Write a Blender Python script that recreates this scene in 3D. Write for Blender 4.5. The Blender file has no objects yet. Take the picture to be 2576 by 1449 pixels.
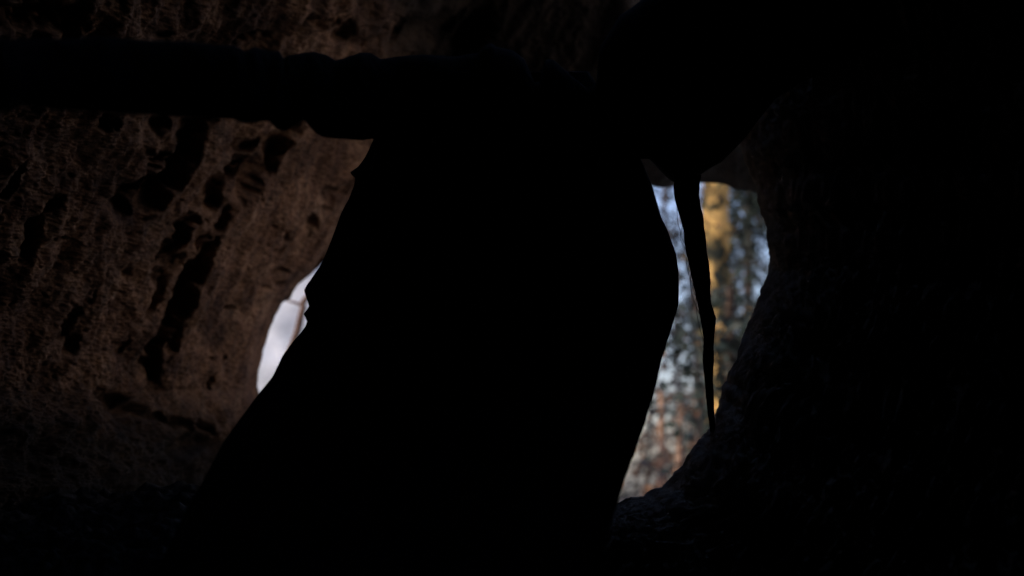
import bpy, math, random
import numpy as np
from mathutils import Vector, Matrix

random.seed(7)
rng = np.random.default_rng(11)
scene = bpy.context.scene
col = scene.collection
R = math.radians

# ------------------------------------------------------------------ camera
FOC, SENS = 50.0, 36.0
W0, H0 = 2576.0, 1449.0                    # layout grid used for measuring the photograph
FP = FOC / SENS * W0
PITCH = R(8.0)
CAM = np.array([0.0, 0.0, 1.3])
cam_d = bpy.data.cameras.new("camera"); cam = bpy.data.objects.new("camera", cam_d); col.objects.link(cam)
cam.location = CAM; cam.rotation_euler = (R(90) + PITCH, 0, 0)
cam_d.lens = FOC; cam_d.sensor_width = SENS; cam_d.clip_start = 0.05; cam_d.clip_end = 2000
cam_d.dof.use_dof = True; cam_d.dof.focus_distance = 2.8; cam_d.dof.aperture_fstop = 2.8
scene.camera = cam

# ------------------------------------------------------------------ sky, sun, exposure
SUN_AZ = R(238)                            # compass: 0 = +Y, clockwise; behind the camera, to its left
SUN_EL = R(21)
w = bpy.data.worlds.new("World"); scene.world = w; w.use_nodes = True
nt = w.node_tree; nt.nodes.clear()
sky = nt.nodes.new("ShaderNodeTexSky"); sky.sky_type = 'NISHITA'; sky.sun_disc = False
sky.sun_elevation = SUN_EL; sky.sun_rotation = SUN_AZ; sky.air_density = 1.0; sky.dust_density = 2.0; sky.ozone_density = 1.5
bg = nt.nodes.new("ShaderNodeBackground"); bg.inputs[1].default_value = 0.15
out = nt.nodes.new("ShaderNodeOutputWorld")
tint = nt.nodes.new("ShaderNodeMix"); tint.data_type = 'RGBA'; tint.blend_type = 'MULTIPLY'; tint.inputs[0].default_value = 1.0
tint.inputs[7].default_value = (1.11, 1.03, 1.22, 1)      # the evening's lilac cast
nt.links.new(sky.outputs[0], tint.inputs[6]); nt.links.new(tint.outputs[2], bg.inputs[0]); nt.links.new(bg.outputs[0], out.inputs[0])
sd = bpy.data.lights.new("sun", 'SUN'); sun = bpy.data.objects.new("sun", sd); col.objects.link(sun)
sd.energy = 3.4; sd.angle = R(0.5); sd.color = (1.0, 0.80, 0.62)
dsun = Vector((math.sin(SUN_AZ) * math.cos(SUN_EL), math.cos(SUN_AZ) * math.cos(SUN_EL), math.sin(SUN_EL)))
sun.rotation_euler = dsun.to_track_quat('Z', 'Y').to_euler()
vs = scene.view_settings; vs.view_transform = 'Standard'; vs.look = 'None'; vs.gamma = 1.0
vs.exposure = 0.27
scene.cycles.max_bounces = 8; scene.cycles.diffuse_bounces = 4
scene.cycles.sample_clamp_indirect = 4.0
scene.cycles.use_denoising = True

# ------------------------------------------------------------------ numeric helpers
cp, sp = math.cos(PITCH), math.sin(PITCH)
def P(px, py, d):
    """place measured on the photograph + distance along the view axis -> point in the world"""
    px, py, d = np.broadcast_arrays(np.asarray(px, float), np.asarray(py, float), np.asarray(d, float))
    x = (px - W0 / 2) / FP * d
    u = (H0 / 2 - py) / FP * d
    return np.stack([x + CAM[0], d * cp - u * sp + CAM[1], d * sp + u * cp + CAM[2]], -1)

_perm = np.random.default_rng(5).permutation(256); _perm = np.concatenate([_perm, _perm, _perm])
_g = np.random.default_rng(6).normal(size=(256, 3)); _g /= np.linalg.norm(_g, axis=1)[:, None]
def noise(p):
    s = p.shape[:-1]; p = p.reshape(-1, 3)
    i = np.floor(p).astype(int); f = p - i; i &= 255
    u = f * f * f * (f * (f * 6 - 15) + 10)
    def gr(dx, dy, dz):
        h = _perm[_perm[_perm[(i[:, 0] + dx) & 255] + ((i[:, 1] + dy) & 255)] + ((i[:, 2] + dz) & 255)]
        return (_g[h] * (f - np.array([dx, dy, dz]))).sum(1)
    L = lambda a, b, t: a + (b - a) * t
    r = L(L(L(gr(0,0,0), gr(1,0,0), u[:,0]), L(gr(0,1,0), gr(1,1,0), u[:,0]), u[:,1]),
          L(L(gr(0,0,1), gr(1,0,1), u[:,0]), L(gr(0,1,1), gr(1,1,1), u[:,0]), u[:,1]), u[:,2])
    return r.reshape(s)
def fbm(p, oct=4, gain=0.5):
    a, r, k = 1.0, 0, 1.0
    for _ in range(oct):
        r = r + a * noise(p * k + 13.7 * k); a *= gain; k *= 2.03
    return r
def ridge(p, oct=4, gain=0.5):
    a, r, k = 1.0, 0, 1.0
    for _ in range(oct):
        r = r + a * (0.45 - np.abs(noise(p * k + 5.1 * k))); a *= gain; k *= 2.07
    return r
def sm(a, b, x):
    t = np.clip((x - a) / (b - a), 0, 1); return t * t * (3 - 2 * t)

def mesh_obj(name, V, F, mat, parent=None, smooth=True, attr=None):
    V = np.asarray(V, np.float32).reshape(-1, 3); F = np.asarray(F, np.int32)
    me = bpy.data.meshes.new(name)
    n = F.shape[1]
    me.vertices.add(len(V)); me.vertices.foreach_set("co", V.ravel())
    me.loops.add(F.size); me.loops.foreach_set("vertex_index", F.ravel())
    me.polygons.add(len(F)); me.polygons.foreach_set("loop_start", np.arange(0, F.size, n, dtype=np.int32))
    me.polygons.foreach_set("use_smooth", np.full(len(F), smooth))
    if attr is not None:
        at = me.attributes.new("tone", 'FLOAT', 'POINT'); at.data.foreach_set("value", np.asarray(attr, np.float32).ravel())
    me.update(); me.validate()
    me.materials.append(mat)
    o = bpy.data.objects.new(name, me); col.objects.link(o); o.parent = parent
    return o
def grid_faces(nr, nc, wrap=False):
    a = np.arange(nr * nc).reshape(nr, nc)
    b = np.roll(a, -1, 1) if wrap else a[:, 1:]
    a0 = a if wrap else a[:, :-1]
    return np.stack([a0[:-1], b[:-1], b[1:], a0[1:]], -1).reshape(-1, 4)
def grid_normals(V):
    du = np.gradient(V, axis=1); dv = np.gradient(V, axis=0)
    n = np.cross(du, dv); n /= np.linalg.norm(n, axis=-1, keepdims=True) + 1e-12
    return n
def tag(o, label=None, cat=None, group=None, kind=None):
    if label: o['label'] = label
    if cat: o['category'] = cat
    if group: o['group'] = group
    if kind: o['kind'] = kind
    return o
def empty(name, loc):
    o = bpy.data.objects.new(name, None); col.objects.link(o); o.location = loc; return o
def keep_world(o, parent):
    o.parent = parent; o.matrix_parent_inverse = Matrix.Translation(-Vector(parent.location)); return o

# ------------------------------------------------------------------ materials
def rock_mat(name, stops, scale=6.0, bump=0.4, fine=60.0, rough=0.95, stretch=(1, 1, 1), spec=0.15, bd=0.01):
    m = bpy.data.materials.new(name); m.use_nodes = True; t = m.node_tree; N = t.nodes; L = t.links
    b = N["Principled BSDF"]; b.inputs["Roughness"].default_value = rough
    b.inputs["Specular IOR Level"].default_value = spec
    tc = N.new("ShaderNodeTexCoord"); mp = N.new("ShaderNodeMapping"); mp.inputs["Scale"].default_value = stretch
    L.new(tc.outputs["Object"], mp.inputs[0])
    n1 = N.new("ShaderNodeTexNoise"); n1.inputs["Scale"].default_value = scale; n1.inputs["Detail"].default_value = 9; n1.inputs["Roughness"].default_value = 0.62
    L.new(mp.outputs[0], n1.inputs["Vector"])
    r = N.new("ShaderNodeValToRGB"); L.new(n1.outputs["Fac"], r.inputs[0])
    el = r.color_ramp.elements
    while len(el) < len(stops): el.new(0.5)
    for e, (p, c) in zip(el, stops): e.position = p; e.color = (*c, 1)
    L.new(r.outputs[0], b.inputs["Base Color"])
    n2 = N.new("ShaderNodeTexNoise"); n2.inputs["Scale"].default_value = fine; n2.inputs["Detail"].default_value = 8; n2.inputs["Roughness"].default_value = 0.7
    L.new(mp.outputs[0], n2.inputs["Vector"])
    bp = N.new("ShaderNodeBump"); bp.inputs["Strength"].default_value = bump; bp.inputs["Distance"].default_value = bd
    L.new(n2.outputs["Fac"], bp.inputs["Height"]); L.new(bp.outputs[0], b.inputs["Normal"])
    return m
M = {}
M['wall'] = rock_mat("brown_wall", [(0.25, (.09, .048, .029)), (0.42, (.24, .130, .074)), (0.55, (.355, .205, .120)), (0.72, (.45, .285, .178))], 7, 1.0, 55)
def finish_wall(m):
    t_ = m.node_tree; N = t_.nodes; L = t_.links; b = N["Principled BSDF"]
    src = b.inputs["Base Color"].links[0].from_socket
    tc = N.new("ShaderNodeTexCoord")
    def mixn(kind, a, c, fac=None):
        x = N.new("ShaderNodeMix"); x.data_type = 'RGBA'; x.blend_type = kind; x.inputs[0].default_value = 1.0
        if fac is not None: L.new(fac, x.inputs[0])
        L.new(a, x.inputs[6])
        if isinstance(c, tuple): x.inputs[7].default_value = (*c, 1)
        else: L.new(c, x.inputs[7])
        return x.outputs[2]
    def ramp(scale, lo, hi, p0, p1, stretch=(1, 1, 1)):
        mp = N.new("ShaderNodeMapping"); mp.inputs["Scale"].default_value = stretch; L.new(tc.outputs["Object"], mp.inputs[0])
        n = N.new("ShaderNodeTexNoise"); n.inputs["Scale"].default_value = scale; n.inputs["Detail"].default_value = 6; n.inputs["Roughness"].default_value = .65; n.inputs["Distortion"].default_value = 0.0
        L.new(mp.outputs[0], n.inputs["Vector"])
        r = N.new("ShaderNodeValToRGB"); L.new(n.outputs["Fac"], r.inputs[0])
        e = r.color_ramp.elements; e[0].position = p0; e[0].color = (*lo, 1); e[1].position = p1; e[1].color = (*hi, 1)
        return r.outputs[0]
    c = mixn('MULTIPLY', src, ramp(70, (.40, .37, .36), (1.0, 1.0, 1.0), .38, .60, (1, .6, 1.7)))
    c = mixn('MULTIPLY', c, ramp(16, (.55, .58, .62), (1.0, 1.0, 1.0), .36, .55))
    c = mixn('MULTIPLY', c, ramp(3.2, (.42, .40, .40), (1.0, 1.0, 1.0), .38, .56, (1, .5, 1.3)))
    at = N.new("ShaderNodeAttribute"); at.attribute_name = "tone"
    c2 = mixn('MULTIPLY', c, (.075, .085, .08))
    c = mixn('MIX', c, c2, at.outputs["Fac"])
    L.new(c, b.inputs["Base Color"])
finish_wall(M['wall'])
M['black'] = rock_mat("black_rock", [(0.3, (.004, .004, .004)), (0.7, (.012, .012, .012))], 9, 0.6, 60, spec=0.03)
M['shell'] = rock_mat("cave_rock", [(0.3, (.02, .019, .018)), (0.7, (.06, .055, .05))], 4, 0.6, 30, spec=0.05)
M['right'] = rock_mat("damp_rock", [(0.3, (.15, .135, .11)), (0.5, (.38, .345, .28)), (0.7, (.52, .48, .40))], 11, 0.9, 80, spec=0.1)
M['lintel'] = rock_mat("lintel_rock", [(0.3, (.14, .14, .13)), (0.7, (.34, .34, .32))], 6, 0.6, 40)
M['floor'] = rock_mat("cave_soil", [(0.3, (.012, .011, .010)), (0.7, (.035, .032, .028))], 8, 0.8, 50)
M['pale'] = rock_mat("bounce_stone", [(0.3, (.66, .66, .68)), (0.5, (.76, .76, .78)), (0.75, (.83, .83, .84))], 3.0, 0.3, 15, bd=0.02)
M['pale2'] = rock_mat("grey_white_stone", [(0.3, (.37, .44, .52)), (0.5, (.50, .58, .68)), (0.75, (.62, .69, .78))], 3.0, 0.3, 15, bd=0.02)
M['ground'] = rock_mat("leaf_litter", [(0.3, (.03, .028, .028)), (0.5, (.07, .06, .055)), (0.7, (.12, .095, .075))], 2.0, 0.5, 20)

# ------------------------------------------------------------------ cave shell (setting)
def inpoly(x, y, poly):
    c = np.zeros(x.shape, bool); n = len(poly)
    for k in range(n):
        x1, y1 = poly[k]; x2, y2 = poly[(k + 1) % n]
        cond = ((y1 > y) != (y2 > y)) & (x < (x2 - x1) * (y - y1) / (y2 - y1 + 1e-9) + x1)
        c ^= cond
    return c
HOLE = [(560, 1010), (590, 880), (640, 780), (730, 650), (850, 540), (1050, 470), (1600, 430), (1700, 425), (1990, 430), (2040, 650),
        (2010, 800), (1930, 960), (1870, 1110), (1740, 1300), (1560, 1345), (900, 1350), (680, 1180)]
# unseen opening behind right rock and lintel, cut to light the left wall
def shell():
    nr, nc = 360, 720
    th = np.linspace(0.001, math.pi - 0.001, nr)[:, None]; ph = np.linspace(0, 2 * math.pi, nc, endpoint=False)[None, :]
    D = np.stack([np.sin(th) * np.sin(ph), np.sin(th) * np.cos(ph), np.cos(th) * np.ones_like(ph)], -1)
    rad = 6.0 + 0.5 * fbm(D * 2.5, 5) + 0.10 * ridge(D * 14, 3)
    V = D * rad[..., None] * np.array([1.0, 1.0, 0.72]) + CAM
    F = grid_faces(nr, nc, True)
    c = V.reshape(-1, 3)[F].mean(1) - CAM
    dd = c[:, 1] * cp + c[:, 2] * sp; uu = -c[:, 1] * sp + c[:, 2] * cp
    ok = dd > 0.5
    px = np.where(ok, c[:, 0] / np.where(ok, dd, 1) * FP + W0 / 2, -9e9); py = np.where(ok, H0 / 2 - uu / np.where(ok, dd, 1) * FP, -9e9)
    F = F[~(inpoly(px, py, HOLE) | ((c[:, 1] > 3.5) & (c[:, 0] > -0.35) & (c[:, 2] > -0.9)))]
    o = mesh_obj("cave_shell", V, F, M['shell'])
    o.modifiers.new("thickness", 'SOLIDIFY').thickness = -0.25
    return o
tag(shell(), kind='structure', label='dark rock shell of the cave closing round the opening', cat='cave')

# ------------------------------------------------------------------ left brown wall
def interp(tab, v):
    tab = np.array(tab, float); o = np.argsort(tab[:, 0]); return np.interp(v, tab[o, 0], tab[o, 1])
XE = [(-400, 1640), (0, 1620), (100, 1620), (215, 1600), (260, 1540), (330, 1250), (400, 1080), (500, 985), (600, 880), (640, 830), (669, 803), (698, 770), (717, 748), (735, 737),
      (750, 731), (762, 708), (792, 692), (837, 673), (870, 662), (902, 655), (935, 648), (963, 644), (989, 650), (1020, 668), (1060, 690), (1150, 730), (1250, 800), (1500, 950)]
# hollows eaten into the wall: x, y, half-length, half-width, angle (deg, up to the right), depth in m
HOL = [(330, 497, 42, 30, 35, .20), (350, 480, 30, 20, 60, .15), (410, 455, 52, 24, 52, .22), (450, 395, 48, 26, 55, .22), (470, 335, 34, 22, 70, .20),
       (500, 318, 22, 14, 40, .12), (385, 390, 16, 11, 20, .09), (365, 374, 9, 8, 0, .06), (372, 408, 8, 7, 0, .05), (398, 314, 18, 13, 70, .08), (258, 300, 16, 9, 85, .10), (278, 308, 12, 6, 85, .08), (415, 300, 14, 7, 90, .08),
       (545, 455, 50, 17, 50, .17), (600, 415, 32, 12, 38, .15), (530, 500, 22, 12, 60, .12), (640, 430, 50, 18, 50, .19), (690, 372, 50, 22, 62, .21), (715, 335, 26, 16, 30, .16),
       (612, 357, 24, 10, 45, .12), (580, 370, 16, 8, 20, .08), (650, 355, 14, 7, 45, .07), (66, 600, 32, 19, 70, .14), (92, 548, 46, 11, 48, .13), (135, 603, 18, 8, 20, .08), (25, 435, 22, 12, 80, .10), (15, 470, 14, 10, 80, .09),
       (470, 705, 46, 17, 60, .20), (440, 770, 52, 15, 62, .20), (505, 640, 30, 9, 68, .14), (500, 600, 20, 8, 60, .09), (455, 590, 34, 10, 60, .12), (425, 630, 38, 13, 55, .12), (470, 570, 30, 9, 45, .10), (405, 690, 24, 10, 60, .10),
       (395, 740, 36, 9, 65, .11), (430, 660, 24, 15, 20, .10), (545, 548, 30, 9, 48, .09), (160, 830, 16, 26, 0, .13), (165, 790, 20, 16, 60, .10), (180, 875, 22, 9, 60, .08), (190, 790, 40, 6, 55, .06),
       (325, 690, 10, 20, 0, .05), (590, 780, 8, 8, 0, .06), (705, 690, 11, 8, 0, .06), (712, 720, 9, 6, 0, .05), (675, 735, 8, 6, 0, .03), (800, 520, 12, 9, 60, .06), (780, 545, 16, 8, 60, .06), (830, 560, 10, 7, 0, .04), (850, 460, 44, 9, 48, .09), (815, 490, 20, 8, 45, .06),
       (720, 600, 12, 6, 70, .04), (700, 640, 14, 5, 60, .04), (565, 640, 16, 6, 60, .05), (395, 870, 34, 14, 75, .12), (385, 920, 26, 13, 80, .12), (430, 850, 30, 8, 75, .08), (300, 880, 20, 9, 60, .06),
       (262, 1010, 36, 24, -25, .13), (322, 1030, 16, 12, 30, .08), (400, 1062, 50, 12, -24, .12), (440, 1120, 46, 26, 10, .17), (488, 1075, 26, 9, -50, .09), (560, 900, 12, 6, 70, .05), (520, 960, 14, 7, 70, .06),
       (860, 80, 22, 14, 40, .12), (900, 100, 24, 12, 10, .10), (830, 60, 30, 10, 30, .10), (1000, 80, 30, 18, 50, .12), (800, 45, 40, 10, 20, .10), (60, 40, 90, 28, 0, .16), (170, 50, 40, 18, 60, .10), (620, 105, 30, 8, 20, .07), (400, 70, 12, 6, 0, .03), (740, 78, 26, 9, 30, .08), (1090, 70, 50, 30, 20, .14), (1180, 90, 50, 40, 60, .14)]
def left_wall():
    y = np.linspace(-260, 1420, 760)[:, None]; xe = interp(XE, y[:, 0])[:, None]
    nb, nf = 26, 700
    s = np.concatenate([-np.linspace(1, 0, nb, endpoint=False), np.linspace(0, 1, nf) ** 1.3])[None, :]
    xl = -760.0
    front = s >= 0
    sf = np.clip(s, 0, 1); sb = np.clip(-s, 0, 1)
    px = np.where(front, xe + (xl - xe) * sf, xe - 55 * sb ** 1.6 - 0 * sb)
    lin = np.interp(y, [-300, 250, 980, 1420], [1400, 1000, 640, 700])
    u = lin - px
    inv = 0.195 + 0.00017 * np.clip(u, 0, None) + 0.00003 * np.clip(u, None, 0)
    dep = 1 / inv
    dep = dep + 1.6 * sb ** 0.8 + 0.14 * np.exp(-np.clip(px - xe, None, 0) ** 2 / 30 ** 2) * front
    V = P(px, y + 0 * px, dep)
    n = grid_normals(V)
    to = CAM - V; sgn = np.sign((n * to).sum(-1, keepdims=True)); mid = np.median(sgn[:, nb + 5:]); n = n * mid
    yy = y + 0 * px
    # diagonal grain frame (up to the right) in layout pixels
    c, q = math.cos(R(58)), math.sin(R(58))
    al = (px * c - yy * q); ac = (px * q + yy * c)
    g3 = np.stack([al / 230, ac / 75, dep * 0 + 3], -1)
    h = 0.035 * fbm(g3, 3) + 0.062 * ridge(np.stack([al / 420, ac / 100, 0 * dep + 8.3], -1), 2) - .02
    h = h + 0.012 * fbm(np.stack([al / 60, ac / 32, dep], -1), 4)
    wn = V * 1.0
    h = h + 0.007 * fbm(wn * 14, 4, .6) + 0.0035 * fbm(wn * 60, 3, .6)
    # frayed fibres on the near part: thin, almost level
    near = sm(520, 150, px)
    fib = fbm(np.stack([px / 15, yy / 6, dep * 3], -1), 4, .65)
    h = h + near * 0.0065 * fib + (1 - near) * 0.004 * fib
    # small pits all over
    pit = noise(np.stack([al / 17, ac / 11, dep], -1) + 40)
    h = h - 0.012 * sm(.34, .5, pit)
    wx = px + 18 * fbm(np.stack([px / 45, yy / 45, 0 * px + 7], -1), 2); wy = yy + 18 * fbm(np.stack([px / 45, yy / 45, 0 * px + 17], -1), 2)
    hol = np.zeros_like(px)
    for (hx, hy, a, b, ang, dp) in HOL:
        ca, sa = math.cos(R(ang)), math.sin(R(ang)); a = a * 1.5; b = b * 1.02
        lu = (wx - hx) * ca - (wy - hy) * sa; lv = (wx - hx) * sa + (wy - hy) * ca
        r2 = (lu / a) ** 2 + (lv / b) ** 2
        hol = np.maximum(hol, dp * 0.62 * sm(1.60, 0.10, np.sqrt(r2)))
    # ledge below the slit: wall colour fades towards black downwards
    h = h + np.where(front, 0, h * 0 - h * 0.5)
    h = h * sm(-0.9, -0.2, s + 0 * h)
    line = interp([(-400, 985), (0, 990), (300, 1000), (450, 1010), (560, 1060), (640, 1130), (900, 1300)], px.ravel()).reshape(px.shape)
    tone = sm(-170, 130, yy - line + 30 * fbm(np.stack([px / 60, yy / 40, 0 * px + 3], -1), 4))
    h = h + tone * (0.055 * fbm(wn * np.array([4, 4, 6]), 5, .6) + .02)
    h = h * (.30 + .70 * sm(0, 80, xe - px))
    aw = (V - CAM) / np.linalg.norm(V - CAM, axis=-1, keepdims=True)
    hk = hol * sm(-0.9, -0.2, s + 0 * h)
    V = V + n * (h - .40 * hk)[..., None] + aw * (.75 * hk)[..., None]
    tone = np.maximum(tone, 1.0 * sm(830, 1060, px + 40 * fbm(np.stack([px / 60, yy / 40, 0 * px + 31], -1), 3)))  # ceiling's shade painted into the colour, near black towards the right
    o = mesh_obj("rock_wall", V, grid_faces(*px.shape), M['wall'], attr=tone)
    return tag(o, 'rough pitted brown rock wall with slanting black hollows, lit beside the narrow white slit', 'rock wall')
left_wall()

# ------------------------------------------------------------------ black arch: crossbeam and column
def loft(rows, name, mat, parent, vertical, amp=0.012, nseg=120, freq=9, off=0.0):
    """rows: arrays t, lo, hi, depth, thick. Rounded solid between two measured edges, at its own depth and thickness."""
    t, lo, hi, dep, th = [np.asarray(a, float)[:, None] for a in rows]
    a = np.linspace(0, 2 * math.pi, nseg, endpoint=False)[None, :]
    mid, hw = (lo + hi) / 2, (hi - lo) / 2
    ca, sa = np.cos(a), np.sin(a)
    d = dep - th * np.sign(sa) * np.abs(sa) ** 0.8
    q = mid + hw * np.sign(ca) * np.abs(ca) ** 0.85
    V = P(q, t + 0 * q, d) if vertical else P(t + 0 * q, q, d)
    n = grid_normals(V)
    cen = V.mean(1, keepdims=True)
    n = n * np.sign(((V - cen) * n).sum(-1, keepdims=True))
    h = amp * (1.3 * fbm(V * freq + off, 5, .55)) * (0.25 + np.abs(sa))[..., None][..., 0]
    V = V + n * h[..., None]
    nr, nc = V.shape[:2]
    F = grid_faces(nr, nc, True)
    V2 = V.reshape(-1, 3); c0, c1 = V[0].mean(0), V[-1].mean(0)
    V2 = np.vstack([V2, c0, c1]); k = nr * nc
    idx = np.arange(nc); e0 = np.stack([np.full(nc, k), np.roll(idx, -1), idx, idx], -1); b = (nr - 1) * nc + idx
    o = mesh_obj(name, V2, F, mat)
    bm_cap(o, V, nr, nc)
    return keep_world(o, parent) if parent else o
def bm_cap(o, V, nr, nc):
    import bmesh
    bm = bmesh.new(); bm.from_mesh(o.data); bm.verts.ensure_lookup_table()
    k = nr * nc
    for base, c in ((0, k), ((nr - 1) * nc, k + 1)):
        for j in range(nc):
            try: bm.faces.new((bm.verts[base + j], bm.verts[base + (j + 1) % nc], bm.verts[c]))
            except ValueError: pass
    bmesh.ops.recalc_face_normals(bm, faces=bm.faces[:])
    for f in bm.faces: f.smooth = True
    bm.to_mesh(o.data); bm.free()

arch = empty("rock_arch", tuple(P(1200, 1700, 2.2)))
tag(arch, 'black silhouetted rock arch: broad leaning pillar with a lumpy beam reaching to the left edge', 'rock pillar')
TOP = [(-1000, 70), (-300, 90), (98, 98), (273, 92), (391, 102), (488, 105), (539, 113), (586, 113), (605, 122), (617, 130), (628, 124), (641, 119), (680, 131), (703, 129), (715, 148), (724, 140), (742, 135), (789, 129),
       (820, 137), (844, 152), (867, 146), (906, 131), (934, 133), (957, 148), (1006, 141), (1060, 136), (1150, 142), (1205, 132), (1222, 112), (1236, 108), (1250, 118), (1290, 127), (1320, 150), (1345, 208),
       (1360, 202), (1372, 150), (1392, 150), (1440, 192), (1478, 222), (1500, 207), (1508, 120), (1560, 40), (1700, -60), (2000, -150), (2250, -160)]
BOT = [(-1000, 300), (-300, 290), (0, 283), (60, 268), (137, 275), (273, 283), (410, 293), (500, 296), (586, 299), (605, 306), (617, 310), (640, 309), (664, 303), (680, 305), (695, 322), (708, 327), (719, 328), (740, 315), (757, 303), (768, 305), (781, 320),
       (797, 336), (812, 344), (859, 350), (910, 353), (937, 349), (960, 370), (1100, 430), (1500, 440), (1600, 400), (1634, 400), (1659, 427), (1676, 445), (1694, 458), (1720, 462), (1740, 456), (1756, 444), (1780, 427),
       (1812, 409), (1845, 377), (1875, 345), (1900, 312), (1950, 250), (2050, 190), (2250, 100)]
t = np.concatenate([np.linspace(-1000, 560, 220), np.linspace(562, 1000, 220), np.linspace(1003, 2250, 320)])
lo, hi = interp(TOP, t), interp(BOT, t)
dep = np.interp(t, [-1000, 0, 600, 1000, 1700, 2250], [1.3, 1.45, 1.9, 2.35, 2.75, 2.9])
th = np.clip((hi - lo) / 2 / FP * dep, .03, 0.16) * 1.0
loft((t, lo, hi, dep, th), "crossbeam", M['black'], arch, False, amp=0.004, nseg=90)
XL = [(180, 1010), (300, 990), (352, 939), (374, 930), (398, 917), (420, 900), (433, 881), (440, 884), (448, 893), (466, 891), (500, 878), (537, 858), (604, 834), (641, 819), (669, 805), (704, 782), (718, 771), (730, 765), (752, 771), (770, 777),
      (780, 770), (789, 763), (800, 768), (809, 772), (820, 768), (831, 760), (863, 735), (895, 712), (947, 686), (992, 650), (1057, 601), (1110, 562), (1200, 515), (1300, 460), (1449, 390), (1800, 250)]
XR = [(180, 1480), (300, 1560), (418, 1620), (469, 1641), (499, 1650), (544, 1663), (580, 1680), (604, 1688), (639, 1701), (687, 1708), (720, 1709), (766, 1707), (808, 1695), (858, 1679), (906, 1665), (980, 1648), (1055, 1626),
      (1120, 1604), (1211, 1571), (1267, 1554), (1400, 1510), (1800, 1420)]
t = np.concatenate([np.linspace(180, 690, 200), np.linspace(692, 870, 120), np.linspace(873, 1800, 260)])
dep = np.interp(t, [180, 450, 750, 1000, 1267, 1449, 1800], [2.75, 2.7, 2.55, 2.3, 1.95, 1.7, 1.35])
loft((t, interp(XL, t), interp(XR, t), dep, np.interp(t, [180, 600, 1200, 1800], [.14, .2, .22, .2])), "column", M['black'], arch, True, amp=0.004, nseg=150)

# ------------------------------------------------------------------ right rock face
RE = [(1960, -420, 4.2), (1930, -150, 4.1), (1895, 50, 4.0), (1862, 220, 3.9), (1856, 320, 3.85), (1867, 377, 3.8), (1885, 426, 3.8), (1906, 466, 3.75), (1911, 499, 3.7), (1918, 531, 3.7), (1932, 571, 3.65), (1936, 610, 3.6), (1943, 645, 3.6),
      (1941, 683, 3.6), (1922, 729, 3.55), (1897, 795, 3.5), (1879, 837, 3.5), (1868, 870, 3.45), (1857, 906, 3.4), (1837, 939, 3.4), (1832, 961, 3.4), (1823, 978, 3.35), (1821, 1003, 3.35), (1804, 1039, 3.3),
      (1785, 1081, 3.3), (1762, 1108, 3.25), (1735, 1145, 3.2), (1712, 1181, 3.2), (1682, 1214, 3.2), (1660, 1228, 3.15), (1648, 1229, 3.15), (1637, 1237, 3.15), (1618, 1253, 3.1), (1579, 1258, 3.1), (1554, 1266, 3.1),
      (1500, 1275, 3.1), (1300, 1290, 3.1), (1000, 1320, 3.1), (700, 1400, 3.1)]
def right_rock():
    E = np.array(RE, float)
    L = np.concatenate([[0], np.cumsum(np.hypot(np.diff(E[:, 0]), np.diff(E[:, 1])))])
    n = 760; l = np.linspace(0, L[-1], n)
    ex, ey, ed = [np.interp(l, L, E[:, k]) for k in range(3)]; ed = ed - .22
    lk = [0, np.interp(645, E[:, 1], L), np.interp(1081, E[:25, 1], L[:25]), L[34], L[-1]]
    fx = np.interp(l, lk, [2600, 9500, 7500, 4200, 300]); fy = np.interp(l, lk, [-4200, 900, 5200, 6500, 6000])
    fd = np.interp(l, lk, [3.1, 2.8, 2.45, 2.2, 2.0])
    nb, nf = 30, 470
    s = np.concatenate([-np.linspace(1, 0, nb, endpoint=False), np.linspace(0, 1, nf) ** 3.0])[None, :]
    sf, sb = np.clip(s, 0, 1), np.clip(-s, 0, 1)
    dx, dy = fx - ex, fy - ey; dl = np.hypot(dx, dy)
    off = np.where(s >= 0, sf * dl[:, None], 70 * sb ** 1.7)
    px = ex[:, None] + dx[:, None] / dl[:, None] * off; py = ey[:, None] + dy[:, None] / dl[:, None] * off
    dep = ed[:, None] + (fd - ed)[:, None] * np.clip(sf * dl[:, None] / 1100, 0, 1) - 0.30 * (1 - np.exp(-sf * dl[:, None] / 80)) + 0.55 * sb ** 0.85
    V = P(px, py, dep); nn = grid_normals(V)
    sg = np.sign(((CAM - V) * nn).sum(-1))[:, nb + 10:]; nn = nn * np.median(sg)
    ll = l[:, None] + 0 * off
    wq = V
    # strata that run with the edge, broken and peeling
    ww = off / 17 + 2.2 * fbm(wq * 3.2, 4); 
    h = 0.075 * ridge(np.stack([ll / 160, ww * .55, 0 * ww + 2], -1), 4, .55) + 0.07 * fbm(wq * 2.3, 4)
    hf = 0.012 * fbm(wq * 22, 4, .6) + 0.006 * fbm(wq * 80, 3, .6) + 0.008 * ridge(np.stack([ll / 30, off / 5 + 3 * noise(wq * 8), 0 * ww], -1), 3)
    h = h - .02
    k = np.where(s >= 0, 0.10 + 0.90 * sm(0, 170, off), sm(1, .3, sb) * .10)
    kf = np.where(s >= 0, 0.45 + 0.55 * sm(0, 60, off), sm(1, .3, sb) * .45)
    V = V + nn * (h * k + hf * kf)[..., None]
    o = mesh_obj("rock_outcrop", V, grid_faces(*px.shape), M['right'])
    return tag(o, 'dark damp rock filling the right side, curving round the forest opening', 'rock')
right_rock()

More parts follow.
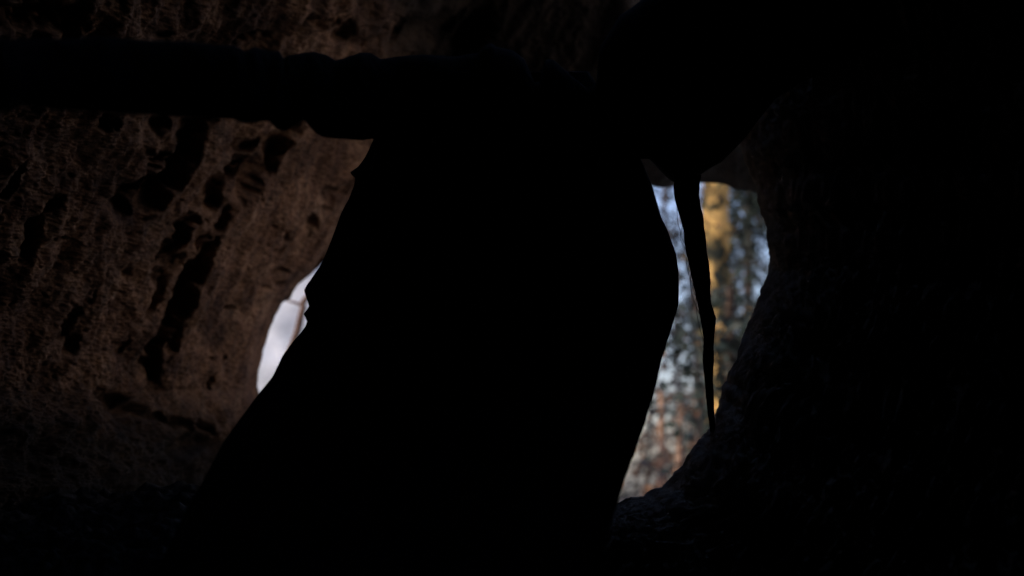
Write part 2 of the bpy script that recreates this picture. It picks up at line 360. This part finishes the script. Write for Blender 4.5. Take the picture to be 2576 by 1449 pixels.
# ------------------------------------------------------------------ lintel of the opening, far side
def lintel():
    LB = [(1000, 400), (1380, 455), (1560, 462), (1641, 469), (1665, 472), (1694, 469), (1730, 467), (1762, 465), (1804, 466), (1826, 471), (1853, 485), (1870, 485), (1885, 483), (1910, 492), (1980, 510), (2120, 540)]
    x = np.linspace(1560, 2060, 240)[:, None]; yb = interp(LB, x[:, 0])[:, None]
    nb, nf = 14, 200
    s = np.concatenate([-np.linspace(1, 0, nb, endpoint=False), np.linspace(0, 1, nf)])[None, :]
    sf, sb = np.clip(s, 0, 1), np.clip(-s, 0, 1)
    py = np.where(s >= 0, yb - 290 * sf, yb - 40 * sb)
    dep = 5.1 - 0.25 * np.sin(sf * 2.8) + 0.35 * sf ** 3 + 0.5 * sb
    V = P(x + 0 * py, py, dep + 0 * py); nn = grid_normals(V); nn *= np.median(np.sign(((CAM - V) * nn).sum(-1))[:, nb + 5:])
    h = 0.06 * fbm(V * 3, 5) + 0.012 * fbm(V * 30, 3)
    V = V + nn * (h * sm(-.6, .1, s + 0 * h) * (.3 + .7 * sf))[..., None]
    o = mesh_obj("rock_lintel", V, grid_faces(*py.shape), M['lintel'])
    return tag(o, 'dim brown rock lintel closing the top of the forest opening, behind the hanging root', 'rock ledge')
lintel()

# ------------------------------------------------------------------ cave floor (setting)
def floor():
    x = np.linspace(-500, 2900, 420)[None, :]; tt = np.linspace(0, 1, 300)[:, None]
    y0 = interp([(-500, 1235), (0, 1245), (300, 1215), (430, 1195), (540, 1205), (700, 1300), (1600, 1420), (2900, 1500)], x[0])[None, :]
    py = y0 + (2100 - y0) * tt ** 1.5 + 0 * x
    dep = 3.4 - 2.2 * tt ** .8 + 0 * x
    V = P(x + 0 * py, py, dep)
    V[..., 2] += 0.06 * fbm(V * 4, 5) + 0.02 * fbm(V * 25, 4, .6) - .02
    top = V[:1].copy(); top[..., 2] -= .5; top[..., 1] += .3
    V = np.concatenate([top, V], 0)
    return mesh_obj("cave_floor", V, grid_faces(*V.shape[:2]), M['floor'])
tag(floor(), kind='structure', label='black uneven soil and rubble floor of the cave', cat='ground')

# ------------------------------------------------------------------ hanging root
RL = [(440, 1700), (469, 1694), (490, 1695), (507, 1699), (542, 1709), (580, 1720), (604, 1721), (630, 1725), (656, 1731), (690, 1738), (720, 1745), (762, 1754), (812, 1764), (854, 1770), (905, 1767), (961, 1773), (1031, 1779), (1078, 1785), (1140, 1800)]
RR = [(440, 1764), (466, 1760), (490, 1759), (510, 1762), (525, 1764), (540, 1769), (572, 1772), (604, 1777), (632, 1778), (656, 1783), (708, 1788), (735, 1787), (766, 1790), (784, 1796), (802, 1802), (825, 1799), (843, 1798), (875, 1795), (905, 1797), (930, 1794), (961, 1794), (1000, 1796), (1039, 1797), (1078, 1800), (1140, 1815)]
t = np.linspace(440, 1130, 420)
dep = np.interp(t, [440, 1060, 1130], [2.62, 2.95, 3.2])
lo, hi = interp(RL, t), interp(RR, t)
root = empty("hanging_root", tuple(P(1735, 450, 2.8)))
tag(root, 'thin black wavy root hanging down across the forest opening to the rock face', 'root')
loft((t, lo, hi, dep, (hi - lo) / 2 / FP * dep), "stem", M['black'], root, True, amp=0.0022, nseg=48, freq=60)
def tube(pts, rad, nseg=8):
    pts = np.asarray(pts, float); n = len(pts); rad = np.broadcast_to(np.asarray(rad, float), (n,))
    tg = np.gradient(pts, axis=0); tg /= np.linalg.norm(tg, axis=1)[:, None] + 1e-12
    ref = np.tile([0.31, 0.9, 0.3], (n, 1)); a = np.cross(tg, ref); a /= np.linalg.norm(a, axis=1)[:, None] + 1e-12
    b = np.cross(tg, a); th_ = np.linspace(0, 2 * math.pi, nseg, endpoint=False)
    V = pts[:, None] + rad[:, None, None] * (a[:, None] * np.cos(th_)[None, :, None] + b[:, None] * np.sin(th_)[None, :, None])
    return V.reshape(-1, 3), grid_faces(n, nseg, True)
class MB:
    def __init__(s): s.V, s.F, s.n = [], [], 0
    def add(s, V, F): s.V.append(V); s.F.append(F + s.n); s.n += len(V)
    def build(s, name, mat, parent=None, smooth=True):
        o = mesh_obj(name, np.vstack(s.V), np.vstack(s.F), mat, None, smooth)
        return keep_world(o, parent) if parent else o
M['fibre'] = rock_mat("root_fibre", [(0.3, (.01, .012, .014)), (0.7, (.03, .035, .04))], 20, .2)
for k in range(6):
    y0 = random.choice([random.uniform(490, 700), random.uniform(640, 760)]); ln = random.uniform(70, 190)
    tt = np.linspace(0, 1, 26); yy = y0 + ln * tt
    base = np.interp(yy, [p[0] for p in RL], [p[1] for p in RL])
    xx = base + 4 - random.uniform(7, 17) * np.sin(tt * math.pi) ** 1.2 + random.uniform(-1, 1)
    V, F = tube(P(xx, yy, np.interp(yy, [440, 1060], [2.61, 2.93])), 0.0005 + 0.0004 * random.random(), 5)
    mb = MB(); mb.add(V, F); mb.build("fibre", M['fibre'], root)

# ------------------------------------------------------------------ outside: ground
def ground():
    n = 240
    q = np.linspace(-1, 1, n); q = np.sign(q) * np.abs(q) ** 2.2
    x = (q * 900)[None, :]; y = (q * 900)[:, None]
    X, Y = x + 0 * y, y + 0 * x
    Z = -1.6 - 0.05 * np.clip(Y - 5, 0, 60) + 0.5 * fbm(np.stack([X / 9, Y / 9, 0 * X], -1), 4)
    Z = Z - 1.6 * np.exp(-(X ** 2 + Y ** 2) / 80)
    return mesh_obj("forest_floor", np.stack([X, Y, Z], -1), grid_faces(n, n), M['ground'])
tag(ground(), kind='structure', label='leaf covered forest floor sloping away outside', cat='ground')

# ------------------------------------------------------------------ outside: vegetation materials
def leaf_mat(name, cols, trans=0.35):
    m = bpy.data.materials.new(name); m.use_nodes = True; t_ = m.node_tree; N = t_.nodes; L = t_.links
    b = N["Principled BSDF"]; b.inputs["Roughness"].default_value = 0.55; b.inputs["Specular IOR Level"].default_value = 0.2
    g = N.new("ShaderNodeNewGeometry"); r = N.new("ShaderNodeValToRGB"); L.new(g.outputs["Random Per Island"], r.inputs[0])
    el = r.color_ramp.elements
    while len(el) < len(cols): el.new(.5)
    for i, (e, c) in enumerate(zip(el, cols)): e.position = i / max(1, len(cols) - 1); e.color = (*c, 1)
    L.new(r.outputs[0], b.inputs["Base Color"])
    tr = N.new("ShaderNodeBsdfTranslucent"); L.new(r.outputs[0], tr.inputs[0])
    mx = N.new("ShaderNodeMixShader"); mx.inputs[0].default_value = trans
    L.new(b.outputs[0], mx.inputs[1]); L.new(tr.outputs[0], mx.inputs[2])
    L.new(mx.outputs[0], N["Material Output"].inputs[0])
    return m
M['needle'] = leaf_mat("dark_needles", [(.012, .022, .020), (.022, .036, .034), (.04, .055, .05)], .15)
M['gold'] = leaf_mat("gold_leaves", [(.24, .15, .05), (.34, .23, .08), (.10, .10, .05), (.05, .06, .05)], .3)
M['brown'] = leaf_mat("brown_leaves", [(.02, .024, .028), (.04, .042, .048), (.02, .028, .03), (.10, .07, .05)], .2)
M['orange'] = leaf_mat("orange_leaves", [(.06, .055, .055), (.26, .13, .06), (.05, .05, .055), (.08, .08, .085)], .3)
M['twig'] = rock_mat("twig_bark", [(0.3, (.03, .028, .028)), (0.7, (.08, .065, .06))], 12, .3, 60)
M['tan'] = rock_mat("tan_bark", [(0.3, (.20, .13, .09)), (0.55, (.34, .23, .165)), (0.75, (.42, .30, .22))], 6, .5, 30)
M['moss'] = rock_mat("mossy_bark", [(0.38, (.015, .02, .018)), (0.44, (.06, .055, .03)), (0.49, (.28, .20, .08)), (0.58, (.50, .35, .13)), (0.72, (.34, .18, .08))], 4.2, .8, 14, bd=.03)
M['sap'] = rock_mat("sapling_bark", [(0.3, (.09, .065, .06)), (0.7, (.16, .12, .11))], 12, .3, 60)
M['dbark'] = rock_mat("dark_bark", [(0.3, (.03, .025, .02)), (0.7, (.08, .06, .05))], 8, .5, 30)

def leaves(mb, C, size, flat=0.0):
    """one small four-sided leaf per centre"""
    n = len(C)
    a = rng.normal(size=(n, 3)); a[:, 2] -= flat; a /= np.linalg.norm(a, axis=1)[:, None]
    b = rng.normal(size=(n, 3)); b -= a * (a * b).sum(1)[:, None]; b /= np.linalg.norm(b, axis=1)[:, None]
    sz = (size * rng.uniform(.6, 1.4, n))[:, None]
    V = np.stack([C - a * sz, C + b * sz * .45, C + a * sz, C - b * sz * .45], 1).reshape(-1, 3)
    mb.add(V, np.arange(4 * n).reshape(n, 4))

def trunk_pts(px0, px1, y0, y1, d, wob=5, n=40, k=0.0):
    tt = np.linspace(0, 1, n)
    return P(px0 + (px1 - px0) * tt + wob * np.sin(tt * 7 + k) + wob * .5 * np.sin(tt * 17 + k * 2), y0 + (y1 - y0) * tt, d)

def tree(name, label, cat, group, trunk, r0, r1, mat, crown=None):
    """trunk: points from foot to top. crown: list of (mb material, leaf builder)"""
    root_ = empty(name, tuple(trunk[0]))
    tag(root_, label, cat, group)
    mb = MB(); V, F = tube(trunk, np.linspace(r0, r1, len(trunk)), 14)
    c = np.repeat(trunk, 14, 0); V = V + (V - c) * (0.35 * fbm(V * 5, 3))[:, None]
    mb.add(V, F); mb.build("trunk", mat, root_)
    return root_

def bough(mb, p0, d, L_, r, depth=0, tips=None, droop=0.0):
    """one limb with side shoots"""
    n = 8; pts = [np.array(p0, float)]; d = np.array(d, float); d /= np.linalg.norm(d)
    for i in range(n):
        d = d + rng.normal(size=3) * 0.16 + np.array([0, 0, -droop]); d /= np.linalg.norm(d)
        pts.append(pts[-1] + d * L_ / n)
    pts = np.array(pts); V, F = tube(pts, np.linspace(r, r * .35, n + 1), 6); mb.add(V, F)
    if tips is not None: tips.extend(pts[3:])
    if depth > 0:
        for i in (2, 3, 4, 5, 6, 7):
            dd = d * .5 + rng.normal(size=3) * .7; bough(mb, pts[i], dd, L_ * rng.uniform(.4, .6), r * .5, depth - 1, tips, droop)

# golden, sunlit mossy tree in the right part of the opening
D1 = 15.0
tr = trunk_pts(1822, 1797, 1560, 150, D1, 4)
gt = tree("mossy_tree", 'tree with a golden sunlit trunk right behind the hanging root', 'tree', None, tr, .165, .135, M['moss'])
mb, tips = MB(), []
for k in range(22):
    i = random.randrange(8, 38); p = tr[i]; a = random.uniform(0, 6.28); mt = MB()
    bough(mt, p, (math.cos(a), math.sin(a) * .6, random.uniform(-.4, .5)), random.uniform(.18, .34), .012, 1, tips)
    mt.build("branch", M['dbark'], gt)
tips = np.array(tips)
C = tips[rng.integers(0, len(tips), 520)] + rng.normal(size=(520, 3)) * .06
leaves(mb, C, .045)
mb.build("foliage", M['gold'], gt)

# dark evergreens with holes of sky
def evergreen(pxc, d, ytop, half, nb, label, dens=1.0, seed=0, ybot=1500):
    tr_ = trunk_pts(pxc, pxc + random.uniform(-15, 15), ybot + 200, ytop, d, 2, 40, seed)
    e = tree("evergreen_tree", label, 'tree', 'evergreens beyond the opening', tr_, .16, .03, M['dbark'])
    mlf = MB(); m_px = d / FP
    for k in range(nb):
        f = random.uniform(.18, .99); p = tr_[int(f * 39)]; a = random.uniform(0, 6.28)
        Lb = half * m_px * (1.12 - f * .8) * random.uniform(.6, 1.1)
        tips_ = []; mbk = MB()
        bough(mbk, p, (math.cos(a), math.sin(a), random.uniform(-.25, .15)), Lb, .014, 1, tips_, .03)
        tips_ = np.array(tips_); n_ = int(46 * dens)
        C_ = tips_[rng.integers(0, len(tips_), n_)] + rng.normal(size=(n_, 3)) * np.array([.26, .26, .20])
        leaves(mlf, C_, .06, .3)
        mbk.build("branch", M['dbark'], e)
    mlf.build("foliage", M['needle'], e)
    return e
evergreen(1885, 22.0, 250, 150, 90, 'dark evergreen showing lilac gaps of sky, between the golden trunk and the right rock', 2.1, 1)
evergreen(1790, 30.0, 560, 150, 80, 'dense dark evergreen standing behind the golden trunk', 1.9, 2)
evergreen(1990, 26.0, 330, 140, 70, 'dark evergreen mostly hidden by the right rock', 2.2, 3)

# sparse autumn trees left of the root
def autumn(trunk, r0, r1, nb, nl, label, mat, group, reach=1.4, lo_=8, lsz=.05, lmat='orange'):
    e = tree("autumn_tree", label, 'tree', group, trunk, r0, r1, mat)
    mlf, tips_ = MB(), []
    for k in range(nb):
        i = random.randrange(lo_, len(trunk) - 1); a = random.uniform(0, 6.28); mbk = MB()
        bough(mbk, trunk[i], (math.cos(a), math.sin(a), random.uniform(-.1, .9)), random.uniform(.5, 1) * reach, .013, 0, tips_); mbk.build("branch", M['twig'], e)
    tips_ = np.array(tips_); per = 10; nc_ = max(1, nl // per)
    C_ = np.repeat(tips_[rng.integers(0, len(tips_), nc_)], per, 0) + rng.normal(size=(nc_ * per, 3)) * .28
    leaves(mlf, C_, lsz)
    mlf.build("foliage", M[lmat], e)
    return e
G = 'slender autumn trees beyond the opening'
autumn(trunk_pts(1680, 1660, 1500, 985, 19, 3, 40, 1), .085, .035, 7, 300, 'slender tan trunk, the left of the pair low in the opening beside the pillar', M['tan'], G, 1.0, 17, .07)
autumn(trunk_pts(1703, 1708, 1500, 1010, 21, 3, 40, 2), .075, .035, 7, 300, 'slender tan trunk, the right of the pair low in the opening beside the rock edge', M['tan'], G, 1.0, 17, .07)
autumn(trunk_pts(1765, 1745, 1500, 640, 24, 4, 40, 3), .07, .03, 9, 400, 'orange leaved tree seen just left of the hanging root', M['twig'], G, 1.1, 14, .08)
autumn(trunk_pts(1612, 1640, 1500, 900, 26, 4, 40, 4), .06, .02, 9, 560, 'thin grey brown tree in the lowest corner of the opening against the pillar', M['twig'], G, 1.2, 8, .09, 'brown')
autumn(trunk_pts(1730, 1670, 1500, 380, 30, 5, 40, 5), .06, .04, 14, 1000, 'bare crowned tree high between the pillar and the hanging root', M['twig'], G, 1.1, 20, .10, 'brown')
evergreen(1838, 12.5, 720, 55, 50, 'small dark evergreen added to dim the lower part of the golden trunk', .7, 4)  # added in front to darken the trunk low down

# the same wood goes on to either side, out of sight behind the pillar and the right rock
def copy_tree(o, parent=None):
    c = o.copy(); col.objects.link(c); c.parent = parent
    if parent: c.matrix_parent_inverse = o.matrix_parent_inverse.copy()
    for ch in o.children: copy_tree(ch, c)
    return c
protos = [o for o in col.objects if o.parent is None and o.name.startswith(('evergreen_tree', 'autumn_tree'))]
for k, (px_, d_) in enumerate([(250, 24), (520, 20), (860, 30), (1010, 21), (1140, 26), (1260, 19), (1370, 31), (1470, 24), (2120, 17), (2260, 29)]):
    src = protos[(0, 4, 2, 6, 1, 5, 7, 0, 6, 2)[k] % len(protos)]
    c = copy_tree(src); q = P(px_, 1500, d_); c.location = (q[0], q[1], src.location.z + random.uniform(-.4, .2)); c.rotation_euler.z = random.uniform(0, 6)
    c['label'] = 'tree of the same wood standing hidden behind the black pillar or the right rock'; c['group'] = 'hidden trees of the wood'

def bounce_cliff():  # unseen pale rock, added to bounce sunlight onto the left wall
    n, m = 220, 260
    a = np.linspace(0.001, math.pi - .001, n)[:, None]; b = np.linspace(0, 2 * math.pi, m, endpoint=False)[None, :]
    D_ = np.stack([np.sin(a) * np.cos(b), np.sin(a) * np.sin(b), np.cos(a) + 0 * b], -1)
    V = np.array([15.5, 9.5, 3.0]) + D_ * np.array([5, 9, 12]) * (1 + .10 * fbm(D_ * 3, 5) + .05 * ridge(D_ * 7, 4))[..., None]
    return mesh_obj("added_bounce_cliff", V, grid_faces(n, m, True), M['pale'])
tag(bounce_cliff(), kind='structure', label='tall unseen pale rock added on the right to bounce sunlight onto the left wall', cat='bounce_cliff')

# ------------------------------------------------------------------ outside: pale stone seen through the slit
def pale():
    n, m = 160, 220
    a = np.linspace(0, math.pi, n)[:, None]; b = np.linspace(0, 2 * math.pi, m, endpoint=False)[None, :]
    D_ = np.stack([np.sin(a) * np.cos(b), np.sin(a) * np.sin(b), np.cos(a) + 0 * b], -1)
    c = P(560, 900, 14.5)
    V = c + D_ * np.array([2.4, 1.6, 2.6]) * (1 + .12 * fbm(D_ * 2, 5) + .012 * fbm(D_ * 14, 3))[..., None]
    return mesh_obj("pale_boulder", V, grid_faces(n, m, True), M['pale2'])
tag(pale(), 'bright whitish boulder showing through the narrow slit left of the pillar', 'boulder')
# brown sapling leaning across the slit
sx = np.array([612, 652, 702, 732, 749, 757, 763, 760, 770, 790]); sy = np.array([1120, 1050, 965, 880, 830, 795, 772, 764, 750, 735])
sap = empty("sapling", tuple(P(600, 1120, 7.0))); tag(sap, 'thin brown sapling leaning across the lower side of the bright slit', 'sapling')
ii = np.linspace(0, 9, 60); V, F = tube(P(np.interp(ii, range(10), sx), np.interp(ii, range(10), sy), 7.0), np.interp(ii, [0, 9], [.021, .013]), 10)
mb = MB(); mb.add(V, F); mb.build("stem", M['sap'], sap)
tx = np.array([762, 745, 728, 714, 702]); ty = np.array([770, 762, 757, 752, 748])
ii = np.linspace(0, 4, 30); V, F = tube(P(np.interp(ii, range(5), tx), np.interp(ii, range(5), ty), 7.0), np.interp(ii, [0, 4], [.008, .004]), 8)
mb = MB(); mb.add(V, F); mb.build("twig", M['sap'], sap)
